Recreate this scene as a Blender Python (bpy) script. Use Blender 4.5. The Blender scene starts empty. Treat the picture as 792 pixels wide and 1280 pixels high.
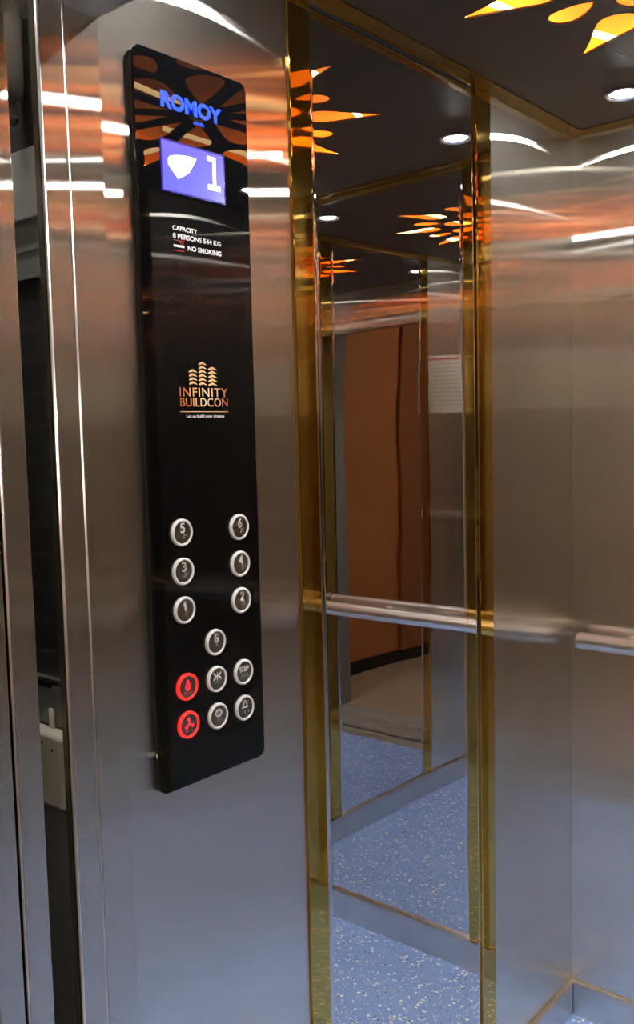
import bpy, bmesh, math, random
from mathutils import Vector, Matrix, noise

PI = math.pi
random.seed(7)
S = bpy.context.scene
COL = S.collection

# ------------------------------------------------------------------ helpers
def link(name, me, mats, parent=None):
    o = bpy.data.objects.new(name, me)
    COL.objects.link(o)
    if not isinstance(mats, (list, tuple)):
        mats = [mats]
    for m in mats:
        me.materials.append(m)
    if parent is not None:
        o.parent = parent
        o.matrix_parent_inverse = parent.matrix_world.inverted()
    return o

def empty(name, loc):
    o = bpy.data.objects.new(name, None)
    COL.objects.link(o)
    o.location = loc
    o.empty_display_size = .05
    o.matrix_world = Matrix.Translation(loc)
    return o

def tag(o, label, cat, group=None, kind=None):
    o['label'] = label
    o['category'] = cat
    if group: o['group'] = group
    if kind: o['kind'] = kind
    return o

def struct(o, label=None, cat=None):
    o['kind'] = 'structure'
    if label: o['label'] = label
    if cat: o['category'] = cat
    return o

class MB:
    def __init__(self): self.bm = bmesh.new()
    def box(self, x0, x1, y0, y1, z0, z1, bev=0, mat=0, seg=2):
        vs = [self.bm.verts.new(p) for p in ((x0,y0,z0),(x1,y0,z0),(x1,y1,z0),(x0,y1,z0),(x0,y0,z1),(x1,y0,z1),(x1,y1,z1),(x0,y1,z1))]
        fs = [self.bm.faces.new([vs[i] for i in q]) for q in ((0,3,2,1),(4,5,6,7),(0,1,5,4),(1,2,6,5),(2,3,7,6),(3,0,4,7))]
        for f in fs: f.material_index = mat
        if bev:
            es = list({e for f in fs for e in f.edges})
            r = bmesh.ops.bevel(self.bm, geom=es, offset=bev, segments=seg, affect='EDGES', profile=.5)
            for f in r['faces']: f.material_index = mat
        return self
    def prism(self, prof, axis, a, b, mat=0, close=True):
        """profile of 2D points swept along an axis between a and b"""
        def P(u, v, t):
            return {'x': (t, u, v), 'y': (u, t, v), 'z': (u, v, t)}[axis]
        A = [self.bm.verts.new(P(u, v, a)) for u, v in prof]
        B = [self.bm.verts.new(P(u, v, b)) for u, v in prof]
        n = len(prof)
        for i in range(n):
            f = self.bm.faces.new((A[i], A[(i+1) % n], B[(i+1) % n], B[i])); f.material_index = mat
        if close:
            self.bm.faces.new(A[::-1]).material_index = mat
            self.bm.faces.new(B).material_index = mat
        return self
    def tube(self, p, q, r, n=24, caps=True, mat=0):
        p = Vector(p); q = Vector(q); d = (q-p).normalized()
        a = d.orthogonal().normalized(); b = d.cross(a)
        R0 = [self.bm.verts.new(p + r*(math.cos(t)*a+math.sin(t)*b)) for t in [2*PI*i/n for i in range(n)]]
        R1 = [self.bm.verts.new(q + r*(math.cos(t)*a+math.sin(t)*b)) for t in [2*PI*i/n for i in range(n)]]
        for i in range(n):
            f = self.bm.faces.new((R0[i], R0[(i+1) % n], R1[(i+1) % n], R1[i])); f.smooth = True; f.material_index = mat
        if caps:
            self.bm.faces.new(R0[::-1]); self.bm.faces.new(R1)
        return self
    def path(self, pts, r, n=12):
        pts = [Vector(p) for p in pts]
        rings = []
        up = None
        for i, p in enumerate(pts):
            d = (pts[min(i+1, len(pts)-1)] - pts[max(i-1, 0)]).normalized()
            a = d.orthogonal().normalized() if up is None else (up - up.dot(d)*d).normalized()
            up = a; b = d.cross(a)
            rr = r[i] if isinstance(r, (list, tuple)) else r
            rings.append([self.bm.verts.new(p + rr*(math.cos(2*PI*k/n)*a+math.sin(2*PI*k/n)*b)) for k in range(n)])
        for R0, R1 in zip(rings, rings[1:]):
            for i in range(n):
                f = self.bm.faces.new((R0[i], R0[(i+1) % n], R1[(i+1) % n], R1[i])); f.smooth = True
        self.bm.faces.new(rings[0][::-1]); self.bm.faces.new(rings[-1])
        return self
    def lathe(self, c, prof, axis='z', n=40, mat=0, smooth=True):
        """prof: list of (radius, height along axis)"""
        rings = []
        for r, h in prof:
            ring = []
            for i in range(n):
                t = 2*PI*i/n; u = r*math.cos(t); v = r*math.sin(t)
                p = {'z': (u, v, h), 'y': (u, h, v), 'x': (h, u, v)}[axis]
                ring.append(self.bm.verts.new(Vector(c)+Vector(p)))
            rings.append(ring)
        for R0, R1 in zip(rings, rings[1:]):
            for i in range(n):
                f = self.bm.faces.new((R0[i], R0[(i+1) % n], R1[(i+1) % n], R1[i])); f.smooth = smooth; f.material_index = mat
        if prof[0][0] > 1e-6: self.bm.faces.new(rings[0]).material_index = mat
        if prof[-1][0] > 1e-6: self.bm.faces.new(rings[-1]).material_index = mat
        return self
    def dot(self, c, r):
        bmesh.ops.create_icosphere(self.bm, subdivisions=2, radius=r, matrix=Matrix.Translation(c))
        return self
    def poly(self, pts, y0, y1, mat=0):
        """flat shape drawn in x,z and given thickness along y"""
        return self.prism(pts, 'y', y0, y1, mat) if False else self._poly(pts, y0, y1, mat)
    def _poly(self, pts, y0, y1, mat):
        A = [self.bm.verts.new((x, y0, z)) for x, z in pts]
        B = [self.bm.verts.new((x, y1, z)) for x, z in pts]
        n = len(pts)
        for i in range(n):
            self.bm.faces.new((A[i], A[(i+1) % n], B[(i+1) % n], B[i])).material_index = mat
        self.bm.faces.new(A[::-1]).material_index = mat
        self.bm.faces.new(B).material_index = mat
        return self
    def stroke(self, pts, w, y0, y1, mat=0):
        """ribbon along a polyline in x,z"""
        for (x0, z0), (x1, z1) in zip(pts, pts[1:]):
            d = Vector((x1-x0, z1-z0)); L = d.length
            if L < 1e-9: continue
            d /= L; nx, nz = -d.y*w/2, d.x*w/2; ex, ez = d.x*w*.35, d.y*w*.35
            self._poly([(x0-ex+nx, z0-ez+nz), (x0-ex-nx, z0-ez-nz), (x1+ex-nx, z1+ez-nz), (x1+ex+nx, z1+ez+nz)], y0, y1, mat)
        return self
    def build(self, name, mats, parent=None):
        bmesh.ops.recalc_face_normals(self.bm, faces=self.bm.faces[:])
        me = bpy.data.meshes.new(name)
        self.bm.to_mesh(me); self.bm.free()
        return link(name, me, mats, parent)

DG = bpy.context.evaluated_depsgraph_get
def curve_mesh(name, loops, extrude, bevel=0, xf=None):
    """fill outer loops and holes (2D) and extrude; returns mesh data in the curve's own xy plane"""
    cu = bpy.data.curves.new(name, 'CURVE'); cu.dimensions = '2D'; cu.fill_mode = 'BOTH'
    cu.extrude = extrude; cu.bevel_depth = bevel; cu.bevel_resolution = 2
    for L in loops:
        sp = cu.splines.new('POLY'); sp.points.add(len(L)-1)
        for p, (x, y) in zip(sp.points, L): p.co = (x, y, 0, 1)
        sp.use_cyclic_u = True
    o = bpy.data.objects.new(name, cu); COL.objects.link(o)
    me = bpy.data.meshes.new_from_object(o.evaluated_get(DG()))
    bpy.data.objects.remove(o); bpy.data.curves.remove(cu)
    if xf: me.transform(xf)
    me.name = name
    return me

def text_obj(name, s, x0, x1, z0, z1, y, mat, parent, bold=0.0, thick=.0003, spacing=1.0):
    cu = bpy.data.curves.new(name, 'FONT'); cu.body = s; cu.offset = bold; cu.extrude = .01; cu.space_character = spacing
    cu.resolution_u = 4
    o = bpy.data.objects.new(name, cu); COL.objects.link(o)
    me = bpy.data.meshes.new_from_object(o.evaluated_get(DG()))
    bpy.data.objects.remove(o); bpy.data.curves.remove(cu)
    xs = [v.co.x for v in me.vertices]; ys = [v.co.y for v in me.vertices]
    a, b, c, d = min(xs), max(xs), min(ys), max(ys)
    for v in me.vertices:
        u = (v.co.x-a)/(b-a); w = (v.co.y-c)/(d-c); k = v.co.z/.01
        v.co = (x0+u*(x1-x0), y-thick*(.5+.5*k), z0+w*(z1-z0))
    return link(name, me, mat, parent)

def rounded_rect(x0, x1, y0, y1, r, n=8):
    out = []
    for cx, cy, a in ((x1-r, y1-r, 0), (x0+r, y1-r, 90), (x0+r, y0+r, 180), (x1-r, y0+r, 270)):
        for i in range(n+1):
            t = math.radians(a+90*i/n); out.append((cx+r*math.cos(t), cy+r*math.sin(t)))
    return out

# ------------------------------------------------------------------ materials
def newmat(name):
    m = bpy.data.materials.new(name); m.use_nodes = True
    nt = m.node_tree; b = nt.nodes['Principled BSDF']
    return m, nt, b

def simple(name, col, rough=.5, metal=0.0, ior=1.45, coat=0.0, noise_amt=0.0, noise_scale=20, emit=None, estr=0):
    m, nt, b = newmat(name)
    b.inputs['Base Color'].default_value = (*col, 1)
    b.inputs['Roughness'].default_value = rough
    b.inputs['Metallic'].default_value = metal
    b.inputs['IOR'].default_value = ior
    b.inputs['Coat Weight'].default_value = coat
    if noise_amt:
        n = nt.nodes.new('ShaderNodeTexNoise'); n.inputs['Scale'].default_value = noise_scale; n.inputs['Detail'].default_value = 6
        tc = nt.nodes.new('ShaderNodeTexCoord'); nt.links.new(tc.outputs['Object'], n.inputs['Vector'])
        mx = nt.nodes.new('ShaderNodeMix'); mx.data_type = 'RGBA'
        mx.inputs[6].default_value = (*[c*(1-noise_amt) for c in col], 1); mx.inputs[7].default_value = (*[min(1, c*(1+noise_amt)) for c in col], 1)
        nt.links.new(n.outputs['Fac'], mx.inputs[0]); nt.links.new(mx.outputs[2], b.inputs['Base Color'])
    if emit:
        b.inputs['Emission Color'].default_value = (*emit, 1); b.inputs['Emission Strength'].default_value = estr
    return m

def brushed(name, col, rough, aniso, streak=.05, smudge=.03, grain=(160, 160, 2.0), hair=None, haze=0.0):
    """metal with a vertical hairline finish"""
    m, nt, b = newmat(name)
    L = nt.links.new
    b.inputs['Metallic'].default_value = 1
    b.inputs['Anisotropic'].default_value = aniso
    b.inputs['Anisotropic Rotation'].default_value = 0
    tc = nt.nodes.new('ShaderNodeTexCoord')
    cv = nt.nodes.new('ShaderNodeCombineXYZ'); cv.inputs[2].default_value = 1
    geo = nt.nodes.new('ShaderNodeNewGeometry')
    cr = nt.nodes.new('ShaderNodeVectorMath'); cr.operation = 'CROSS_PRODUCT'
    L(geo.outputs['Normal'], cr.inputs[0]); L(cv.outputs[0], cr.inputs[1])
    ad = nt.nodes.new('ShaderNodeVectorMath'); ad.operation = 'ADD'; ad.inputs[1].default_value = (.0012, .0007, 0)
    L(cr.outputs[0], ad.inputs[0])
    L(ad.outputs[0], b.inputs['Tangent'])           # horizontal tangent on every upright face
    mp = nt.nodes.new('ShaderNodeMapping'); mp.inputs['Scale'].default_value = grain
    L(tc.outputs['Object'], mp.inputs['Vector'])
    n1 = nt.nodes.new('ShaderNodeTexNoise'); n1.inputs['Scale'].default_value = 4; n1.inputs['Detail'].default_value = 4
    L(mp.outputs[0], n1.inputs['Vector'])
    n2 = nt.nodes.new('ShaderNodeTexNoise'); n2.inputs['Scale'].default_value = 5; n2.inputs['Detail'].default_value = 5
    L(tc.outputs['Object'], n2.inputs['Vector'])
    mr = nt.nodes.new('ShaderNodeMapRange'); mr.inputs[3].default_value = 1-streak*2; mr.inputs[4].default_value = 1+streak*2
    L(n1.outputs['Fac'], mr.inputs[0])
    mr2 = nt.nodes.new('ShaderNodeMapRange'); mr2.inputs[3].default_value = 1-smudge*2; mr2.inputs[4].default_value = 1+smudge*2
    L(n2.outputs['Fac'], mr2.inputs[0])
    mu = nt.nodes.new('ShaderNodeMath'); mu.operation = 'MULTIPLY'; L(mr.outputs[0], mu.inputs[0]); L(mr2.outputs[0], mu.inputs[1])
    vm = nt.nodes.new('ShaderNodeVectorMath'); vm.operation = 'SCALE'; vm.inputs[0].default_value = col
    L(mu.outputs[0], vm.inputs['Scale']); L(vm.outputs[0], b.inputs['Base Color'])
    rr = nt.nodes.new('ShaderNodeMapRange'); rr.inputs[3].default_value = rough*.9; rr.inputs[4].default_value = rough*1.1
    L(n2.outputs['Fac'], rr.inputs[0]); L(rr.outputs[0], b.inputs['Roughness'])
    if hair:                                        # hairline finish: sharp up and down, smeared sideways
        h = nt.nodes.new('ShaderNodeBsdfAnisotropic'); h.distribution = 'BECKMANN'
        h.inputs['Roughness'].default_value = hair[0]; h.inputs['Anisotropy'].default_value = hair[1]
        L(vm.outputs[0], h.inputs['Color']); L(ad.outputs[0], h.inputs['Tangent'])
        g = nt.nodes.new('ShaderNodeBsdfAnisotropic'); g.inputs['Roughness'].default_value = .6
        L(vm.outputs[0], g.inputs['Color'])
        ms = nt.nodes.new('ShaderNodeMixShader'); ms.inputs[0].default_value = haze
        out = next(n for n in nt.nodes if n.type == 'OUTPUT_MATERIAL')
        L(h.outputs[0], ms.inputs[1]); L(g.outputs[0], ms.inputs[2]); L(ms.outputs[0], out.inputs['Surface'])
    return m

M = {}
M['steel'] = brushed('brushed_steel', (.77, .72, .645), .2, .5, streak=.02, hair=(.17, -.90), haze=.04)
M['rail'] = brushed('satin_steel', (.92, .90, .86), .28, .3, grain=(160, 2, 160))
M['skirt'] = brushed('skirting_steel', (.66, .65, .62), .32, .5, smudge=.08, grain=(3, 3, 160))
M['mirror'] = simple('mirror_steel', (.74, .72, .71), .006, 1)
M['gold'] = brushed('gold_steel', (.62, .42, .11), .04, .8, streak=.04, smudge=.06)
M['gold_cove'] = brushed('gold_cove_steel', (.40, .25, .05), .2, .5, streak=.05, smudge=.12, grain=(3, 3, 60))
M['ceil'] = simple('dark_ceiling_panel', (.040, .028, .021), .5, 0, 1.35, noise_amt=.15, noise_scale=3)
M['plenum'] = simple('amber_lining', (.82, .33, .065), .6)
M['led'] = simple('led_rope', (.9, .8, .6), .4, emit=(1, .68, .30), estr=7)
M['led_fill'] = simple('led_rope_fill', (.9, .7, .4), .4, emit=(1, .42, .09), estr=42)  # for the added strips that fill the recess with amber light
M['lens'] = simple('downlight_lens', (.9, .9, .9), .3, emit=(.98, .99, .98), estr=110)
M['ring'] = simple('downlight_ring', (.75, .75, .75), .25, 1)
M['black_glass'] = simple('black_glass', (.002, .002, .0025), .012, 0, 1.52)
M['panel_edge'] = simple('panel_edge', (.03, .03, .03), .3, 0)
M['chrome'] = brushed('button_steel', (.36, .35, .31), .28, .4)
M['white_ring'] = simple('button_lens_ring', (.78, .78, .76), .18, 0, 1.5)
M['mark'] = simple('raised_mark', (.95, .95, .92), .25)
M['red_ring'] = simple('red_lit_ring', (.6, .02, .02), .3, emit=(1, .02, .015), estr=1.0)
M['red_mark'] = simple('red_lit_mark', (.8, .02, .05), .3, emit=(1, .015, .03), estr=1.1)
M['lcd'] = simple('lcd_screen', (.02, .02, .1), .2, emit=(.13, .13, 1.0), estr=1.0)
M['lcd_edge'] = simple('lcd_edge', (.01, .01, .05), .2, emit=(.004, .004, .20), estr=1.0)
M['lcd_white'] = simple('lcd_mark', (.7, .7, .9), .3, emit=(.62, .52, .93), estr=1.0)
M['print'] = simple('white_print', (.88, .88, .88), .4, emit=None)
M['blue_glow_print'] = simple('blue_glow_print', (.01, .05, .75), .35, emit=(.0, .02, .5), estr=.6)  # printed ink with a faint glow put into it
M['red_print'] = simple('red_print', (.5, .03, .03), .4)
M['concrete'] = simple('concrete', (.30, .29, .27), .85, noise_amt=.25, noise_scale=9)
M['granite'] = simple('grey_granite', (.22, .22, .21), .35, noise_amt=.35, noise_scale=60)
M['tan_floor'] = simple('tan_floor', (.44, .33, .24), .45, noise_amt=.1, noise_scale=4)
M['cream'] = simple('cream_paint', (.62, .56, .48), .8, noise_amt=.04)
M['wood'] = simple('brown_board', (.50, .19, .07), .5, noise_amt=.18, noise_scale=2.2)
M['wood_dark'] = simple('dark_brown_board', (.33, .12, .045), .5, noise_amt=.18, noise_scale=2.2)
M['black'] = simple('black_paint', (.012, .012, .012), .6)
M['grey_paint'] = simple('grey_paint', (.26, .27, .28), .5, noise_amt=.1)
M['white_paint'] = simple('white_enamel', (.72, .70, .62), .4, noise_amt=.06)
M['plastic'] = simple('grey_film', (.16, .15, .145), .45, noise_amt=.3, noise_scale=14)
M['alu'] = simple('sill_aluminium', (.42, .41, .39), .45, .3, noise_amt=.1)
M['shaft_fill_lamp'] = simple('shaft_fill_tube', (.9, .9, .9), .5, emit=(1, .95, .86), estr=170)  # emission of the added lamp that brightens the gap
M['pale_grey'] = simple('pale_grey_paint', (.50, .52, .52), .5, noise_amt=.08)
M['core'] = simple('downlight_chip', (.9, .9, .9), .3, emit=(.98, .99, .98), estr=4300)
M['lobby_fill_lamp'] = simple('lobby_fill_diffuser', (.9, .9, .9), .5, emit=(1, .88, .72), estr=22)  # emission of the added, unseen lobby lamp

# floor: blue vinyl with pale flecks
def floor_mat():
    m, nt, b = newmat('speckled_blue_vinyl'); L = nt.links.new
    tc = nt.nodes.new('ShaderNodeTexCoord')
    n = nt.nodes.new('ShaderNodeTexNoise'); n.inputs['Scale'].default_value = 5; n.inputs['Detail'].default_value = 6
    L(tc.outputs['Object'], n.inputs['Vector'])
    base = nt.nodes.new('ShaderNodeMix'); base.data_type = 'RGBA'
    base.inputs[6].default_value = (.19, .33, .72, 1); base.inputs[7].default_value = (.30, .48, .90, 1)
    L(n.outputs['Fac'], base.inputs[0])
    last = base.outputs[2]
    for sc, thr, col, rnd in ((82, .22, (.93, .95, .97), .76), (130, .22, (.70, .77, .88), .72), (120, .18, (.06, .09, .20), .84)):
        d = nt.nodes.new('ShaderNodeTexNoise'); d.inputs['Scale'].default_value = sc*1.6
        L(tc.outputs['Object'], d.inputs['Vector'])
        mxv = nt.nodes.new('ShaderNodeVectorMath'); mxv.operation = 'MULTIPLY_ADD'
        L(d.outputs['Color'], mxv.inputs[0]); mxv.inputs[1].default_value = (.008,)*3; L(tc.outputs['Object'], mxv.inputs[2])
        v = nt.nodes.new('ShaderNodeTexVoronoi'); v.inputs['Scale'].default_value = sc
        L(mxv.outputs[0], v.inputs['Vector'])
        lt = nt.nodes.new('ShaderNodeMath'); lt.operation = 'LESS_THAN'; lt.inputs[1].default_value = thr*1.6
        L(v.outputs['Distance'], lt.inputs[0])
        sep = nt.nodes.new('ShaderNodeSeparateColor'); L(v.outputs['Color'], sep.inputs[0])
        gt = nt.nodes.new('ShaderNodeMath'); gt.operation = 'GREATER_THAN'; gt.inputs[1].default_value = rnd
        L(sep.outputs[0], gt.inputs[0])
        mu = nt.nodes.new('ShaderNodeMath'); mu.operation = 'MULTIPLY'; L(lt.outputs[0], mu.inputs[0]); L(gt.outputs[0], mu.inputs[1])
        mx = nt.nodes.new('ShaderNodeMix'); mx.data_type = 'RGBA'; mx.inputs[7].default_value = (*col, 1)
        L(mu.outputs[0], mx.inputs[0]); L(last, mx.inputs[6]); last = mx.outputs[2]
    L(last, b.inputs['Base Color']); b.inputs['Roughness'].default_value = .42
    return m
M['floor'] = floor_mat()

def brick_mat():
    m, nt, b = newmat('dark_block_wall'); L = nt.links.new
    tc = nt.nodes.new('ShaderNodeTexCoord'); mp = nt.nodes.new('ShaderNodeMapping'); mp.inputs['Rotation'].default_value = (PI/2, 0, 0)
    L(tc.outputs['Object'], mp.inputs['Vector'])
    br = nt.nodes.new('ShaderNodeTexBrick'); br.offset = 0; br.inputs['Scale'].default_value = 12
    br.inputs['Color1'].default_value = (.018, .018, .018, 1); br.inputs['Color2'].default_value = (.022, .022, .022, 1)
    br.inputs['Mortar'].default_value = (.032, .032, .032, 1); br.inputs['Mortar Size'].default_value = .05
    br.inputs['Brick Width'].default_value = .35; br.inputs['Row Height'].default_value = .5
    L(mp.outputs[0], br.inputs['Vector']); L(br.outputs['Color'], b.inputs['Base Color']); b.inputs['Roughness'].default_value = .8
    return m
M['brick'] = brick_mat()

def logo_mat():
    """printed copper-to-cream lettering: the ink itself runs from red-brown at the ends to cream in the middle"""
    m, nt, b = newmat('copper_print'); L = nt.links.new
    tc = nt.nodes.new('ShaderNodeTexCoord'); sp = nt.nodes.new('ShaderNodeSeparateXYZ'); L(tc.outputs['Object'], sp.inputs[0])
    mr = nt.nodes.new('ShaderNodeMapRange'); mr.inputs[1].default_value = -1.2205; mr.inputs[2].default_value = -1.1319; L(sp.outputs[0], mr.inputs[0])
    r = nt.nodes.new('ShaderNodeValToRGB'); e = r.color_ramp.elements
    e[0].position = 0; e[0].color = (.42, .09, .03, 1); e[1].position = 1; e[1].color = (.42, .09, .05, 1)
    x = e.new(.25); x.color = (.85, .38, .10, 1); x = e.new(.5); x.color = (.95, .78, .42, 1); x = e.new(.75); x.color = (.85, .45, .25, 1)
    L(mr.outputs[0], r.inputs[0]); L(r.outputs[0], b.inputs['Base Color']); b.inputs['Roughness'].default_value = .35
    return m
M['logo'] = logo_mat()
M['logo_light'] = simple('copper_light_print', (.95, .62, .33), .35)
M['logo_dark'] = simple('copper_dark_print', (.45, .10, .04), .35)

# ------------------------------------------------------------------ car dimensions
H = 2.10
W = 1.056          # wall_left at y=0, wall_right at y=-W, wall_back at x=0
XF = -1.366        # inner face of the front wall
SK = .083          # skirting height
A_STRIP = (-.976, -.9275, -.4327, -.3784)     # gold | mirror | gold along the side walls
B_STRIP = (-.240, -.2915, -.7645, -.816)
T = .028

# floor
struct(MB().box(XF, 0, -W, 0, -.03, 0).build('floor', M['floor']), 'speckled blue vinyl floor of the lift car', 'floor')

# --- steel wall panels
w = MB()
w.box(XF, -.9762, 0, T, SK*.5, H+.03).box(-.3782, T, 0, T, SK*.5, H+.03).box(-.9762, -.3782, .012, T, SK*.5, H+.03)
struct(w.build('wall_left', M['steel']), 'brushed steel side wall carrying the black button panel', 'wall')
w = MB()
w.box(0, T, B_STRIP[0], -.0002, SK*.5, H+.03).box(0, T, -W, B_STRIP[3], SK*.5, H+.03).box(.012, T, B_STRIP[3], B_STRIP[0], SK*.5, H+.03)
struct(w.build('wall_back', M['steel']), 'brushed steel rear wall with the handrail', 'wall')
w = MB()
w.box(XF, -.9762, -W-T, -W, SK*.5, H+.03).box(-.3782, T, -W-T, -W, SK*.5, H+.03).box(-.9762, -.3782, -W-T, -W-.012, SK*.5, H+.03)
struct(w.build('wall_right', M['steel']), 'brushed steel side wall opposite the button panel', 'wall')

# front wall: thin left post of two folded sheets, right return, header
XO = -1.447
w = MB()
w.box(-1.4105, XF, -.060, -.056, 0, 2.0)                   # inner post sheet
w.box(XF-.003, XF, -.058, 0, 0, H+.03)                      # its return to the side wall
w.box(XO, -1.4140, -.060, -.056, 0, 2.0)                   # outer post sheet
w.box(-1.4140, -1.4105, -.0585, -.055, 0, 2.0)             # groove between them
w.box(XO, XO+.002, -.060, -.046, 0, 2.0)                   # folded lip on the gap
w.box(XO, XF, -W-T, -.78, 0, H+.03)                         # right return
w.box(XO, XF, -.78, 0, 1.915, H+.03)                        # header
struct(w.build('wall_front', M['steel']), 'brushed steel doorway post of the lift car left of the button panel', 'wall')
tr = MB()
tr.tube((XO+.0006, -.0604, 0), (XO+.0006, -.0604, 1.99), .0022, 10)
tr.tube((-1.4123, -.0590, 0), (-1.4123, -.0590, 1.99), .0015, 10)
struct(tr.build('trim_1', M['rail']), 'bright beads along the doorway post edges', 'trim')

# --- mirrors (slightly bowed polished steel) with gold edging strips
def mirror(name, label, plane, u0, u1, z0, z1, seed, tilt=0.0):
    """plane: function (u, z, d) -> point; d is the distance out of the wall into the room"""
    bm = bmesh.new(); nu, nz = 40, 120
    V = []
    for j in range(nz+1):
        row = []
        for i in range(nu+1):
            a = i/nu; b = j/nz; z = z0+(z1-z0)*b; u = u0+(u1-u0)*a
            d = -.0005*math.sin(PI*a)*(1-math.exp(-(z-z0)/.2)) + .0006
            d -= tilt*(1-.4*a)*max(0, z-1.45)
            nz_ = noise.noise(Vector((u*3+seed, z*2.2, seed)))*.00045 + noise.noise(Vector((u*6+seed, z*7, seed+9)))*.00008
            row.append(bm.verts.new(plane(u, z, d + nz_ + .001)))
        V.append(row)
    for j in range(nz):
        for i in range(nu):
            f = bm.faces.new((V[j][i], V[j][i+1], V[j+1][i+1], V[j+1][i])); f.smooth = True
    me = bpy.data.meshes.new(name); bm.to_mesh(me); bm.free()
    c = plane((u0+u1)/2, z0, 0)
    root = empty(name, c)
    tag(root, label, 'mirror')
    g = link('mirror_sheet', me, M['mirror'], root)
    so = g.modifiers.new('s', 'SOLIDIFY'); so.thickness = .004; so.offset = -1 if name else 1
    return root

def side_plane(sign):            # sign=-1: wall_left at y=0 facing -y ; +1: wall_right at y=-W facing +y
    y0 = 0 if sign < 0 else -W
    return lambda u, z, d: (u, y0 + sign*d, z)
ml = mirror('mirror_panel', 'tall mirror with gold side strips right of the black button panel', side_plane(-1), A_STRIP[1], A_STRIP[2], SK, H-.002, 1.3, .006)
mb = mirror('mirror_panel', 'tall mirror on the rear wall behind the handrail, seen in the first mirror', lambda u, z, d: (-d, u, z), B_STRIP[1], B_STRIP[2], SK, H-.002, 4.7)
mr = mirror('mirror_panel', 'tall mirror on the far side wall, seen only inside the other mirrors', side_plane(1), A_STRIP[1], A_STRIP[2], SK, H-.002, 8.1)
for o in (ml, mr):
    s = -1 if o is ml else 1; y = 0 if o is ml else -W
    for a, b in ((A_STRIP[0], A_STRIP[1]), (A_STRIP[2], A_STRIP[3])):
        ya, yb = sorted((y + s*.0045, y - s*.010))
        st = MB().box(a, b, ya, yb, SK-.002, H-.004, bev=.002, seg=3).build('edge_strip', M['gold'], o)
        st['label'] = 'polished gold strip'
for a, b in ((B_STRIP[0], B_STRIP[1]), (B_STRIP[2], B_STRIP[3])):
    st = MB().box(-.0045, .010, b, a, SK-.002, H-.004, bev=.002, seg=3).build('edge_strip', M['gold'], mb)
    st['label'] = 'polished gold strip'

# --- skirting
def skirt_prof(s=1):
    return [(0, 0), (-.008*s, 0), (-.008*s, SK-.012), (-.0055*s, SK-.010), (-.0055*s, SK-.008), (-.0105*s, SK-.006), (-.0105*s, SK), (0, SK)]
struct(MB().prism([(u, v) for u, v in skirt_prof()], 'x', XF, -.0108).build('baseboard_left', M['skirt']), 'steel skirting along the button panel wall', 'skirting')
struct(MB().prism([(u, v) for u, v in skirt_prof()], 'y', -W, 0).build('baseboard_back', M['skirt']), 'steel skirting along the rear wall', 'skirting')
struct(MB().prism([(u-W, v) for u, v in skirt_prof(-1)], 'x', XF, -.0108).build('baseboard_right', M['skirt']), 'steel skirting along the far side wall', 'skirting')

# --- gold cove under the ceiling
IN, DN = .034, .006
cv = [(0, H), (-IN, H), (-IN, H-.0025), (0, H-DN)]
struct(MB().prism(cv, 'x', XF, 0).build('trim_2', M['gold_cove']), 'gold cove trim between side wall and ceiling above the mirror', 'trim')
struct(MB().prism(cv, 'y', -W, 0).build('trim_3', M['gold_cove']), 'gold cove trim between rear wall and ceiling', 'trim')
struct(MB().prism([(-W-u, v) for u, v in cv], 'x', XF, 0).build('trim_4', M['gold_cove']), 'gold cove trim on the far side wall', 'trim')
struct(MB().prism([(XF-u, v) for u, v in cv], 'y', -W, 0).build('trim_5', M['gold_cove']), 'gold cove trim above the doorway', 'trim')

# ------------------------------------------------------------------ ceiling with petal cut-outs
CX, CY = -.68, -.528
def petal(ang, kind):
    """closed outline; r along the radius, w the half width"""
    if kind == 'dart': prof = [(.236, 0), (.237, .008), (.241, .017), (.248, .026), (.257, .033), (.268, .0365), (.282, .036), (.300, .031), (.322, .0235), (.348, .015), (.376, .0075), (.408, 0)]
    elif kind == 'round': prof = [(.226, 0), (.231, .0045), (.238, .010), (.248, .016), (.262, .021), (.278, .0245), (.291, .0250), (.301, .0215), (.308, .015), (.312, .0075), (.313, 0)]
    else: prof = [(.052, 0), (.070, .0055), (.095, .014), (.120, .0225), (.145, .030), (.168, .0355), (.186, .037), (.200, .034), (.211, .026), (.217, .015), (.2195, 0)]
    up = prof; dn = [(r, -h) for r, h in prof[-2:0:-1]]
    c, s = math.cos(math.radians(ang)), math.sin(math.radians(ang))
    pts = [(CX + (r*c - h*s)*1.04, CY + (r*s + h*c)*.985) for r, h in up+dn]
    return pts
DARTS = [92.5, 52, 11, -30, -68, -108, -148, 172, 132]
ROUNDS = [72.5, 29.5, -8, -49, -88, -128, -168, 152, 112]
INNER = [128, 92, 56, 20, -16, -52, -88, -124, -160, 164]
loops = [rounded_rect(XF, 0, -W, 0, .001, 1)]
for a in DARTS: loops.append(petal(a, 'dart'))
for a in ROUNDS: loops.append(petal(a, 'round'))
for a in INNER: loops.append(petal(a, 'inner'))
LIGHTS = [(-.185, -.195), (-1.175, -.195), (-.185, -.861), (-1.175, -.861)]
for lx, ly in LIGHTS:
    loops.append([(lx+.032*math.cos(2*PI*i/32), ly+.032*math.sin(2*PI*i/32)) for i in range(32)])
me = curve_mesh('ceiling', loops, .0015, 0, Matrix.Translation((0, 0, H+.0015)))
ceil = struct(link('ceiling', me, M['ceil']), 'dark lift ceiling panel with a flower of petal cut-outs', 'ceiling')
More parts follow.
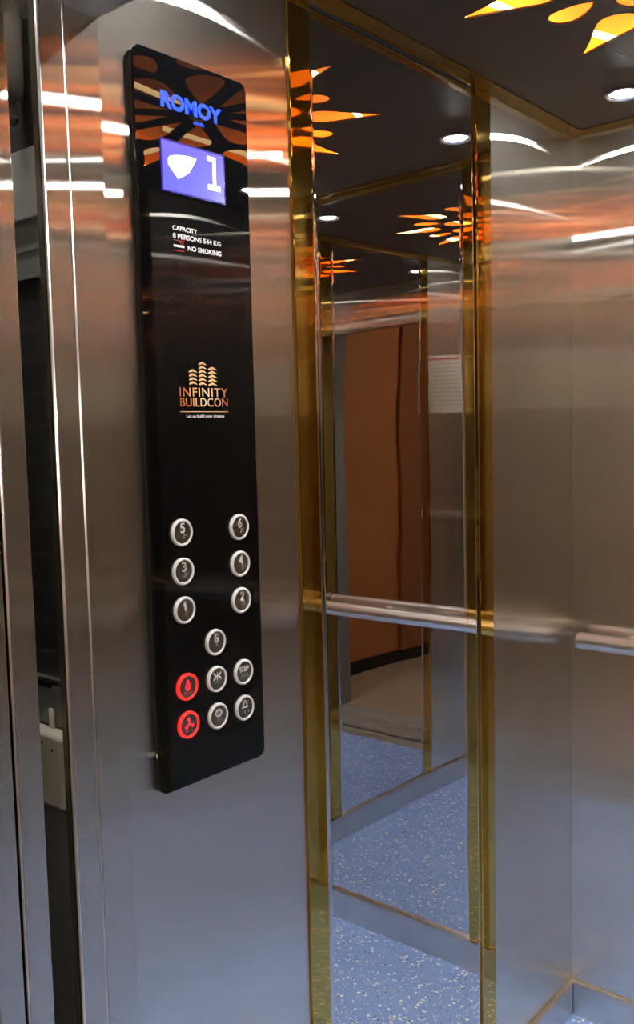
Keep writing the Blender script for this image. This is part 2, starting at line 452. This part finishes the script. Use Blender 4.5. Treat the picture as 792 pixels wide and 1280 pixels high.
# lit recess above the cut-outs
pm = MB()
ph = .075
x0, x1, y0, y1 = CX-.47, CX+.47, CY-.44, CY+.44
z0 = H+.0032
pm.box(x0, x1, y0, y1, H+ph, H+ph+.004)
pm.box(x0-.004, x0, y0, y1, z0, H+ph).box(x1, x1+.004, y0, y1, z0, H+ph).box(x0, x1, y0-.004, y0, z0, H+ph).box(x0, x1, y1, y1+.004, z0, H+ph)
rec = pm.build('light_recess', M['plenum'], ceil)
rec['label'] = 'amber lined recess above the petals'
hub = MB().lathe((CX, CY, H), [(.0, -.006), (.012, -.006), (.021, -.0045), (.024, -.001), (.024, .001)], 'z', 40).build('centre_cap', M['rail'], ceil)
hub['label'] = 'small round metal cap'

# LED ropes lying in the recess
def led(pts, mat, label, r=.0055):
    z = H+.0035+r
    o = MB().path([(x, y, z) for x, y in pts], r, 10).build('led_strip', M[mat])
    tag(o, label, 'light strip', 'glowing strips above the petals')
    return o
led([(-.84, -.143), (-.68, -.192), (-.58, -.206), (-.468, -.262), (-.39, -.290)], 'led', 'glowing strip crossing the pointed petal tips nearest the first mirror')
led([(-.66, -.664), (-.52, -.666), (-.40, -.669), (-.33, -.712)], 'led', 'glowing strip crossing the petals right of the flower centre')
led([(-.90, -.503), (-.80, -.517), (-.70, -.534)], 'led', 'glowing strip crossing the petals above the doorway side of the centre')
led([(-.579, -.90), (-.576, -.82), (-.572, -.745)], 'led', 'short glowing strip crossing a petal of the far side')
led([(-.95, -.80), (-.80, -.835), (-.66, -.86)], 'led', 'glowing strip crossing the pointed tips on the far side')
for k, (pts, lb) in enumerate((([(x0+.03, y0+.03), (x1-.03, y0+.03)], 'added amber fill strip hidden along the far side of the recess'),
            ([(x0+.03, y1-.03), (x1-.03, y1-.03)], 'added amber fill strip hidden along the mirror side of the recess'),
            ([(x0+.03, y0+.05), (x0+.03, y1-.05)], 'added amber fill strip hidden along the doorway side of the recess'),
            ([(x1-.03, y0+.05), (x1-.03, y1-.05)], 'added amber fill strip hidden along the rear side of the recess'))):
    led(pts, 'led_fill', lb, .008)  # perimeter strips added out of sight to brighten the recess

# downlights
LBL = ['lit round downlight in the ceiling corner between mirror wall and rear wall', 'lit round downlight above the black button panel',
       'lit round downlight in the rear corner across from the mirror', 'lit round downlight across the doorway from the button panel']
for (lx, ly), lb in zip(LIGHTS, LBL):
    r = empty('downlight', (lx, ly, H)); tag(r, lb, 'ceiling light', 'ceiling downlights')
    MB().lathe((lx, ly, H), [(.031, .020), (.031, -.001), (.0385, -.0012), (.039, -.003), (.037, -.0048), (.030, -.0042), (.0275, .004), (.0275, .020)], 'z', 48).build('trim_ring', M['ring'], r)
    MB().lathe((lx, ly, H), [(0, -.005), (.012, -.0045), (.022, -.002), (.0272, .003), (.0272, .008), (0, .008)], 'z', 48).build('lens', M['lens'], r)
    MB().lathe((lx, ly, H-.0045), [(0, -.0022), (.006, -.0017), (.0092, -.0004), (.0092, .001), (0, .001)], 'z', 32).build('chip', M['core'], r)

# ------------------------------------------------------------------ handrail on the rear wall
r = empty('handrail', (0, -.5, .95)); tag(r, 'brushed steel tube handrail on the rear wall', 'handrail')
RX, RZ, RR = -.050, .948, .0193
MB().lathe((RX, 0, RZ), [(0, -.036), (RR*.6, -.0362), (RR*.9, -.038), (RR, -.042), (RR, -1.012), (RR*.9, -1.016), (RR*.6, -1.018), (0, -1.018)], 'y', 40).build('tube', M['rail'], r)
for by in (-.150, -.528, -.906):
    MB().path([(-.0028, by, RZ-.006), (-.02, by, RZ-.008), (-.036, by, RZ-.006), (RX, by, RZ)], .008, 14).lathe((-.0028, by, RZ-.006), [(.021, 0), (.021, -.004), (.017, -.006), (.0, -.006)], 'x', 28).build('bracket', M['rail'], r)

# ------------------------------------------------------------------ control panel
PX0, PX1, PZ0, PZ1 = -1.2765, -1.0785, .967, 1.929
YF = -.012
cp = empty('control_panel', ((PX0+PX1)/2, 0, PZ0))
tag(cp, 'tall black glass lift button panel on the brushed steel wall', 'control panel')
RX90 = Matrix.Rotation(PI/2, 4, 'X')
me = curve_mesh('glass_plate', [rounded_rect(PX0, PX1, PZ0, PZ1, .011)], .0020, .0007, Matrix.Translation((0, YF+.0028, 0)) @ RX90)
link('glass_plate', me, M['black_glass'], cp)
MB().box(PX0+.003, PX1-.003, YF+.0056, -.0002, PZ0+.003, PZ1-.003, bev=.001).build('back_box', M['panel_edge'], cp)
tb = MB().box(PX0-.0006, PX0+.004, YF+.001, -.004, 1.0165, 1.0225, bev=.0005).build('fixing_tab', M['mark'], cp); tb['label'] = 'small pale fixing tab'

# display
LX0, LX1, LZ0, LZ1 = -1.2365, -1.127, 1.7595, 1.8215
dsp = MB().box(LX0, LX1, YF-.0006, YF+.001, LZ0, LZ1).build('display', M['lcd'], cp); dsp['label'] = 'glowing blue floor display'
fr = MB()
bw = .0022
fr.box(LX0-bw, LX1+bw, YF-.0007, YF+.001, LZ1, LZ1+bw).box(LX0-bw, LX1+bw, YF-.0007, YF+.001, LZ0-bw, LZ0).box(LX0-bw, LX0, YF-.0007, YF+.001, LZ0, LZ1).box(LX1, LX1+bw, YF-.0007, YF+.001, LZ0, LZ1)
fr.build('display_border', M['lcd_edge'], dsp)
y1, y2 = YF-.0010, YF-.0005
fan = [(-1.2268, 1.7965), (-1.2264, 1.7995), (-1.2235, 1.8030), (-1.2186, 1.8048), (-1.2100, 1.8068), (-1.1950, 1.8088), (-1.1840, 1.8090), (-1.1765, 1.8082),
       (-1.1840, 1.7965), (-1.1900, 1.7880), (-1.2000, 1.7815), (-1.2098, 1.7763), (-1.2180, 1.7835), (-1.2264, 1.7915)]
MB().poly(fan, y1, y2).build('down_arrow', M['lcd_white'], dsp)
MB().poly([(-1.1575, 1.8170), (-1.1418, 1.8170), (-1.1418, 1.7800), (-1.1345, 1.7800), (-1.1345, 1.7725), (-1.1572, 1.7725), (-1.1572, 1.7800), (-1.1478, 1.7800), (-1.1478, 1.8105), (-1.1575, 1.8105)], y1, y2).build('digit', M['lcd_white'], dsp)

# lettering
t = text_obj('block_lettering', 'ROMOY', -1.2350, -1.1270, 1.8625, 1.8835, YF, M['blue_glow_print'], cp, bold=.05); t['label'] = 'blue block lettering'
sm = MB()
for k in range(7): sm.box(-1.1790+k*.0028, -1.1790+k*.0028+.0020, YF-.0003, YF, 1.8530, 1.8530+(.0042 if k % 3 else .0030))
sm.build('small_lettering', M['blue_glow_print'], cp)['label'] = 'line of tiny blue lettering'
text_obj('capacity_lettering', 'CAPACITY', -1.2222, -1.1795, 1.7103, 1.7162, YF, M['print'], cp, bold=.008)
text_obj('capacity_lettering', '8 PERSONS 544 KG', -1.2222, -1.1362, 1.6998, 1.7062, YF, M['print'], cp, bold=.008)
text_obj('capacity_lettering', 'NO SMOKING', -1.1968, -1.1360, 1.6866, 1.6930, YF, M['print'], cp, bold=.008)
ic = MB()
ic.box(-1.2216, -1.2030, YF-.0003, YF, 1.6890, 1.6918, mat=0)
ic.box(-1.2216, -1.2035, YF-.0003, YF, 1.6972, 1.6979, mat=1).box(-1.2216, -1.2035, YF-.0003, YF, 1.6840, 1.6847, mat=1)
ic.stroke([(-1.2110, 1.6965), (-1.2070, 1.6930), (-1.2060, 1.6920)], .0011, YF-.0003, YF, 1)
ic.stroke([(-1.2052, 1.6922), (-1.2046, 1.6940), (-1.2056, 1.6958)], .0008, YF-.0003, YF, 1)
ic.build('no_smoking_sign', [M['print'], M['red_print']], cp)['label'] = 'white cigarette with red lines'

# logo
lg = MB()
def tower(xa, xb, n, ztop, step):
    for k in range(n):
        z = ztop - k*step; xm = xa + (xb-xa)*.46
        # light left face: a slanted slab; darker tapering right wing
        lg.poly([(xa, z-.0030), (xm-.0006, z), (xm-.0006, z-.0034), (xa, z-.0046)], YF-.0003, YF, 0)
        lg.poly([(xa, z-.0046), (xm-.0006, z-.0034), (xm-.0006, z-.0041), (xa, z-.0054)], YF-.0003, YF, 1)
        lg.poly([(xm, z), (xb, z-.0042), (xb-.0012, z-.0044), (xm, z-.0030)], YF-.0003, YF, 0)
tower(-1.2026, -1.1880, 4, 1.5312, .0053)
tower(-1.1850, -1.1706, 6, 1.5418, .0054)
tower(-1.1676, -1.1510, 5, 1.5355, .0053)
lg.build('logo_towers', [M['logo_light'], M['logo_dark']], cp)['label'] = 'copper logo of three towers'
text_obj('logo_lettering', 'INFINITY', -1.2203, -1.1322, 1.4945, 1.5065, YF, M['logo'], cp, spacing=1.12)
text_obj('logo_lettering', 'BUILDCON', -1.2196, -1.1322, 1.4812, 1.4928, YF, M['logo'], cp, spacing=1.05)
MB().box(-1.2205, -1.1319, YF-.0003, YF, 1.4738, 1.4747).build('logo_rule', M['logo_light'], cp)
text_obj('logo_slogan', 'Let us build your dreams', -1.2095, -1.1400, 1.4652, 1.4703, YF, M['print'], cp, bold=.012)

# buttons
CXs = {'l': -1.2268, 'm': -1.1720, 'r': -1.1190}
def button(cx, cz, lbl, draw, red=False):
    rr = .0186
    b = MB().lathe((cx, YF, cz), [(.0, -.0026), (.0144, -.0026), (.0149, -.0030)], 'y', 40).build('button', M['chrome'], cp)
    b['label'] = lbl
    MB().lathe((cx, YF, cz), [(.0147, -.0024), (.0149, -.0036), (.0155, -.0044), (.0165, -.0046), (.0176, -.0041), (.0185, -.0030), (rr, -.0010), (rr, .0004)], 'y', 48).build('rim', M['red_ring' if red else 'white_ring'], b)
    g = MB(); draw(g, cx, cz); g.build('symbol', M['red_mark' if red else 'mark'], b)
    return b
ys0, ys1 = YF-.0034, YF-.0025
def braille(g, cx, cz, code):
    for k, ch in enumerate(code):
        for d in ch:
            col, row = (d-1)//3, (d-1) % 3
            g.dot((cx+.0008+k*.0048+col*.0021, YF-.0026, cz-.0030-row*.0021), .00075)
STROKES = {
 '1': [[(-.3, .6), (0, 1), (0, 0)]],
 '2': [[(-.35, .75), (-.2, .97), (.12, 1), (.33, .8), (.3, .58), (-.35, 0), (.38, 0)]],
 '3': [[(-.35, .92), (.0, 1), (.3, .88), (.28, .62), (-.08, .53), (.32, .42), (.34, .15), (0, 0), (-.36, .08)]],
 '4': [[(.2, 0), (.2, 1), (-.38, .3), (.4, .3)]],
 '5': [[(.32, 1), (-.28, 1), (-.32, .55), (.05, .62), (.34, .42), (.28, .1), (-.02, 0), (-.36, .08)]],
 '6': [[(.2, 1), (-.15, .75), (-.34, .38), (-.25, .08), (.05, 0), (.32, .15), (.32, .42), (.02, .56), (-.3, .38)]],
 'G': [[(.32, .85), (.05, 1), (-.28, .85), (-.36, .5), (-.28, .12), (.05, 0), (.34, .15), (.34, .48), (.05, .48)]],
}
def digit(ch, code):
    def f(g, cx, cz):
        for s in STROKES[ch]:
            g.stroke([(cx+.0006+px*.0080, cz+.0002+pz*.0118) for px, pz in s], .0021, ys0, ys1)
        braille(g, cx, cz, code)
    return f
NUM = (3, 4, 5, 6)
def close_sym(g, cx, cz):
    c = cz+.0045
    g.stroke([(cx, c-.0055), (cx, c+.0055)], .0012, ys0, ys1)
    for s in (-1, 1):
        g.stroke([(cx+s*.0070, c+.0045), (cx+s*.0020, c), (cx+s*.0070, c-.0045)], .0018, ys0, ys1)
    braille(g, cx-.003, cz-.001, [(1, 4), (1, 2)])
def open_sym(g, cx, cz):
    c = cz+.0045
    g.stroke([(cx, c-.0055), (cx, c+.0055)], .0012, ys0, ys1)
    for s in (-1, 1):
        g.stroke([(cx+s*.0020, c+.0048), (cx+s*.0066, c), (cx+s*.0020, c-.0048)], .0018, ys0, ys1)
    braille(g, cx-.003, cz-.001, [(1, 3, 5), (1, 2)])
def stop_sym(g, cx, cz):
    h, wd = .0065, .0034
    L = {'S': [(1, 1), (0, 1), (0, .5), (1, .5), (1, 0), (0, 0)], 'T': [(0, 1), (1, 1), (.5, 1), (.5, 0)], 'O': [(0, 0), (0, 1), (1, 1), (1, 0), (0, 0)], 'P': [(0, 0), (0, 1), (1, 1), (1, .5), (0, .5)]}
    for k, ch in enumerate('STOP'):
        g.stroke([(cx-.0086+k*.0047+a*wd*.85, cz+.0015+b*h) for a, b in L[ch]], .0011, ys0, ys1)
    braille(g, cx-.008, cz-.0008, [(2, 3, 4), (2, 3, 4, 5), (1, 3, 5), (1, 2, 3)])
def bell_sym(g, cx, cz):
    c = cz+.001
    g.stroke([(cx-.0060, c), (cx-.0034, c+.0022), (cx-.0032, c+.0062), (cx-.0014, c+.0088), (cx+.0014, c+.0088), (cx+.0032, c+.0062), (cx+.0034, c+.0022), (cx+.0060, c), (cx-.0060, c)], .0013, ys0, ys1)
    g.stroke([(cx, c+.0088), (cx, c+.0108)], .0014, ys0, ys1)
    braille(g, cx-.006, cz-.0016, [(1,), (1, 2, 3), (1, 4, 5)])
def phone_sym(g, cx, cz):
    g.lathe((cx, 0, cz+.0070), [(0, ys0), (.0026, ys0), (.0026, ys1), (0, ys1)], 'y', 16)
    g.stroke([(cx-.0040, cz-.0015), (cx-.0028, cz+.0035), (cx+.0028, cz+.0035), (cx+.0040, cz-.0015)], .0018, ys0, ys1)
    g.stroke([(cx-.0014, cz+.0030), (cx-.0014, cz-.0040)], .0022, ys0, ys1).stroke([(cx+.0014, cz+.0030), (cx+.0014, cz-.0040)], .0022, ys0, ys1)
    braille(g, cx-.0065, cz-.004, [(1, 2, 4), (1, 5), (2, 4, 5)])
def fan_sym(g, cx, cz):
    for k in range(3):
        a = PI/2 + k*2*PI/3
        g.poly([(cx+math.cos(a+q)*r_, cz+.001+math.sin(a+q)*r_) for q, r_ in ((0, .0012), (-.35, .0060), (-.1, .0088), (.35, .0085), (.55, .0050))], ys0, ys1)
    g.lathe((cx, 0, cz+.001), [(0, ys0-.0003), (.0016, ys0-.0003), (.0016, ys1), (0, ys1)], 'y', 14)
    braille(g, cx-.0065, cz-.0055, [(1, 2, 4), (1,), (1, 3, 4, 5)])
button(CXs['l'], 1.3138, 'round steel button 5', digit('5', [NUM, (1, 5)]))
button(CXs['r'], 1.3110, 'round steel button 6', digit('6', [NUM, (1, 2, 4)]))
button(CXs['l'], 1.2615, 'round steel button 3', digit('3', [NUM, (1, 4)]))
button(CXs['r'], 1.2583, 'round steel button 4', digit('4', [NUM, (1, 4, 5)]))
button(CXs['l'], 1.2088, 'round steel button 1', digit('1', [NUM, (1,)]))
button(CXs['r'], 1.2057, 'round steel button 2', digit('2', [NUM, (1, 2)]))
button(CXs['m'], 1.1546, 'round steel button G', digit('G', [(1, 2, 4, 5)]))
button(CXs['m'], 1.1022, 'round steel door close button', close_sym)
button(CXs['r'], 1.1008, 'round steel stop button', stop_sym)
button(CXs['l'], 1.1038, 'red lit button, upper of two', phone_sym, True)
button(CXs['l'], 1.0511, 'red lit button, lower of two', fan_sym, True)
button(CXs['m'], 1.0494, 'round steel door open button', open_sym)
button(CXs['r'], 1.0481, 'round steel alarm bell button', bell_sym)

# ------------------------------------------------------------------ notice on the front return (seen in the mirror)
n = MB()
n.box(XF-.0004, XF+.0012, -.985, -.80, 1.515, 1.755, mat=0)
n.box(XF+.0012, XF+.0015, -.975, -.81, 1.735, 1.745, mat=1)
for k in range(11):
    z = 1.72-.017*k
    n.box(XF+.0012, XF+.0014, -.972, -.815-.02*((k*7) % 3), z-.0035, z, mat=1 if k == 4 else 2)
nt_ = n.build('notice', [M['white_paint'], M['red_print'], M['grey_paint']])
tag(nt_, 'white printed notice with red lines beside the doorway, seen in the mirror', 'notice')

# ------------------------------------------------------------------ doorway: sills, landing door, lobby
s = MB()
for a, b in ((XO, XF), (-1.60, -1.4845)):
    s.box(a, b, -.80, 0, -.03, -.004)
    wd = (b-a)
    for k in range(4):
        s.box(a+wd*(.02+.26*k), a+wd*(.02+.26*k)+wd*.17, -.80, 0, -.004, 0)
struct(s.build('trim_6', M['alu']), 'grooved metal door sills of the lift', 'sill')
d = MB()
d.box(-1.5150, -1.4845, -.060, .36, .004, 2.03, bev=.0012)
o = d.build('door_1', M['steel']); struct(o, 'open steel landing door leaf left of the gap', 'door')
d = MB()
d.box(-1.552, -1.5215, -.061, .36, .004, 2.03, bev=.0012)
o = d.build('door_2', M['steel']); struct(o, 'second steel landing door leaf at the left picture edge', 'door')
tr = MB().tube((-1.5165, -.0598, .004), (-1.5165, -.0598, 2.03), .0016, 10)
struct(tr.build('trim_7', M['rail']), 'bright bead between the two landing door leaves', 'trim')
w = MB()
w.box(-1.79, -1.56, -.075, .26, 0, 2.7).box(-1.79, -1.56, -2.6, -.90, 0, 2.7).box(-1.79, -1.56, -.90, -.075, 1.99, 2.7)
struct(w.build('wall_landing', M['granite']), 'grey granite surround of the lift doorway', 'wall')
struct(MB().box(-1.75, -1.60, -2.6, .26, -.03, 0).build('floor_threshold', M['concrete']), 'grey concrete threshold outside the lift door', 'floor')
fl = MB().box(-4.2, -1.75, -2.6, .26, -.03, 0).build('floor_landing', M['tan_floor']); struct(fl, 'tan floor outside the lift', 'floor')
w = MB()
w.box(-4.2, -1.791, .245, .29, .075, 2.7, mat=0).box(-4.2, -1.791, .235, .29, 0, .075, mat=1)
w.box(-2.95, -2.62, .225, .247, .075, 2.7, mat=2)
struct(w.build('wall_lobby', [M['wood'], M['black'], M['wood_dark']]), 'brown panelled lobby wall with black skirting, seen in the mirror', 'wall')
w = MB()
w.box(-4.25, -4.2, -2.6, .29, 0, 2.7).box(-4.25, -1.56, -2.65, -2.6, 0, 2.7)
struct(w.build('wall_lobby_far', M['cream']), 'cream lobby walls outside the lift', 'wall')
struct(MB().box(-4.25, -1.56, -2.65, .29, 2.7, 2.74).build('ceiling_lobby', M['cream']), 'cream lobby ceiling', 'ceiling')
lt = empty('lobby_fill_lamp', (-2.75, -1.15, 2.7)); tag(lt, 'added unseen square lamp on the lobby ceiling', 'ceiling light')  # added to light the lobby and reach into the gap
MB().box(-3.05, -2.45, -1.45, -.85, 2.675, 2.70, bev=.006).build('housing', M['white_paint'], lt)
MB().box(-3.02, -2.48, -1.42, -.88, 2.670, 2.676, bev=.002).build('diffuser', M['lobby_fill_lamp'], lt)

# ------------------------------------------------------------------ lift shaft seen through the gap
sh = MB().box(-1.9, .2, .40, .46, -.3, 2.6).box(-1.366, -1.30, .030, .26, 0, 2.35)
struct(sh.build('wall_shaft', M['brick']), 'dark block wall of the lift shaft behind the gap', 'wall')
bx = MB().box(-1.392, -1.3655, .032, .17, .970, 1.066, bev=.005, seg=3)
jb = bx.build('junction_box', M['white_paint']); tag(jb, 'white metal box in the gap beside the doorway post', 'box')
for py, pz in ((.083, 1.053), (.061, 1.047)):
    MB().lathe((-1.392, py, pz), [(0, -.0010), (.0016, -.0008), (.0018, .0003)], 'x', 12).build('screw', M['black'], jb)
lp = MB().box(-1.372, -1.3655, .032, .20, .004, .969, bev=.0015)
tag(lp.build('cover_plate', M['grey_paint']), 'dark grey metal plate under the white box in the gap', 'metal plate')
up = MB().box(-1.368, -1.3655, .032, .18, 1.0665, 1.116, bev=.0008).box(-1.374, -1.3655, .032, .084, 1.112, 1.124, bev=.001)
br = up.build('metal_bracket', M['grey_paint']); tag(br, 'grey metal bracket above the white box in the gap', 'bracket')
MB().box(-1.376, -1.3655, .032, .18, 1.128, 1.133, bev=.001).box(-1.370, -1.3655, .055, .060, 1.12, 1.13).build('rail', M['skirt'], br)
MB().tube((-1.372, .088, 1.0665), (-1.372, .088, 1.092), .004, 14).build('pin', M['white_paint'], br)
gp = MB().box(-1.375, -1.3655, .030, .20, 1.716, 1.800, bev=.001)
gpo = gp.build('guide_plate', M['pale_grey']); tag(gpo, 'pale grey metal plate high up in the gap', 'metal plate')
lo = MB().box(-1.370, -1.3655, .030, .20, 1.644, 1.716, bev=.001).box(-1.3715, -1.3655, .030, .20, 1.678, 1.680).build('lower_panel', M['grey_paint'], gpo); lo['label'] = 'darker grey lower panel'
cb = MB().path([(-1.384, .086, 2.25), (-1.384, .088, 2.10), (-1.385, .090, 2.0), (-1.385, .092, 1.93), (-1.385, .093, 1.88), (-1.385, .095, 1.860), (-1.384, .096, 1.857)],
               [.015, .016, .017, .0175, .0175, .017, .012], 16)
cs = cb.build('cable_sleeve', M['plastic'])
MB().path([(-1.384, .100, 1.86), (-1.384, .096, 1.842), (-1.383, .092, 1.835), (-1.383, .088, 1.838)], [.009, .010, .009, .004], 12).build('cable_end', M['plastic'], cs)
MB().box(-1.386, -1.3655, .082, .094, 2.06, 2.072, bev=.001).build('clip', M['grey_paint'], cs)
tag(cs, 'grey plastic wrapped cable hanging at the top of the gap', 'cable')

# unseen tube lamp added above the gap to brighten the box and plates
sl = empty('shaft_fill_lamp', (-1.47, .055, 2.32)); tag(sl, 'added out-of-view tube lamp brightening the gap', 'lamp')
MB().box(-1.487, -1.455, .046, .402, 2.335, 2.355, bev=.003).build('housing', M['grey_paint'], sl)
MB().tube((-1.47, .05, 2.322), (-1.47, .30, 2.322), .013, 16).build('tube', M['shaft_fill_lamp'], sl)

# ------------------------------------------------------------------ world, camera, render look
wd = bpy.data.worlds.new('World'); S.world = wd; wd.use_nodes = True
wd.node_tree.nodes['Background'].inputs[0].default_value = (.05, .05, .055, 1)
wd.node_tree.nodes['Background'].inputs[1].default_value = .3

yaw, pitch, roll, fpx = .7018, .0873, -.0233, 1157.14
F = Vector((math.cos(yaw)*math.cos(pitch), math.sin(yaw)*math.cos(pitch), -math.sin(pitch)))
r0 = F.cross(Vector((0, 0, 1))).normalized(); u0 = r0.cross(F)
rr = math.cos(roll)*r0 + math.sin(roll)*u0; uu = -math.sin(roll)*r0 + math.cos(roll)*u0
cam = bpy.data.cameras.new('Camera'); co = bpy.data.objects.new('Camera', cam); COL.objects.link(co)
mw = Matrix((rr, uu, -F)).transposed().to_4x4(); mw.translation = (-2.0481, -.9449, 1.4447)
co.matrix_world = mw
cam.sensor_fit = 'VERTICAL'; cam.sensor_height = 1280*.03; cam.sensor_width = 792*.03; cam.lens = fpx*.03; cam.clip_start = .01
S.camera = co

S.view_settings.view_transform = 'Standard'
S.view_settings.look = 'None'
S.view_settings.gamma = 1
S.view_settings.use_curve_mapping = False
S.view_settings.exposure = .12
c = S.cycles
c.max_bounces = 14; c.glossy_bounces = 12; c.diffuse_bounces = 4
c.sample_clamp_indirect = 6
c.blur_glossy = .5
c.use_denoising = True
c.denoising_input_passes = 'RGB_ALBEDO'
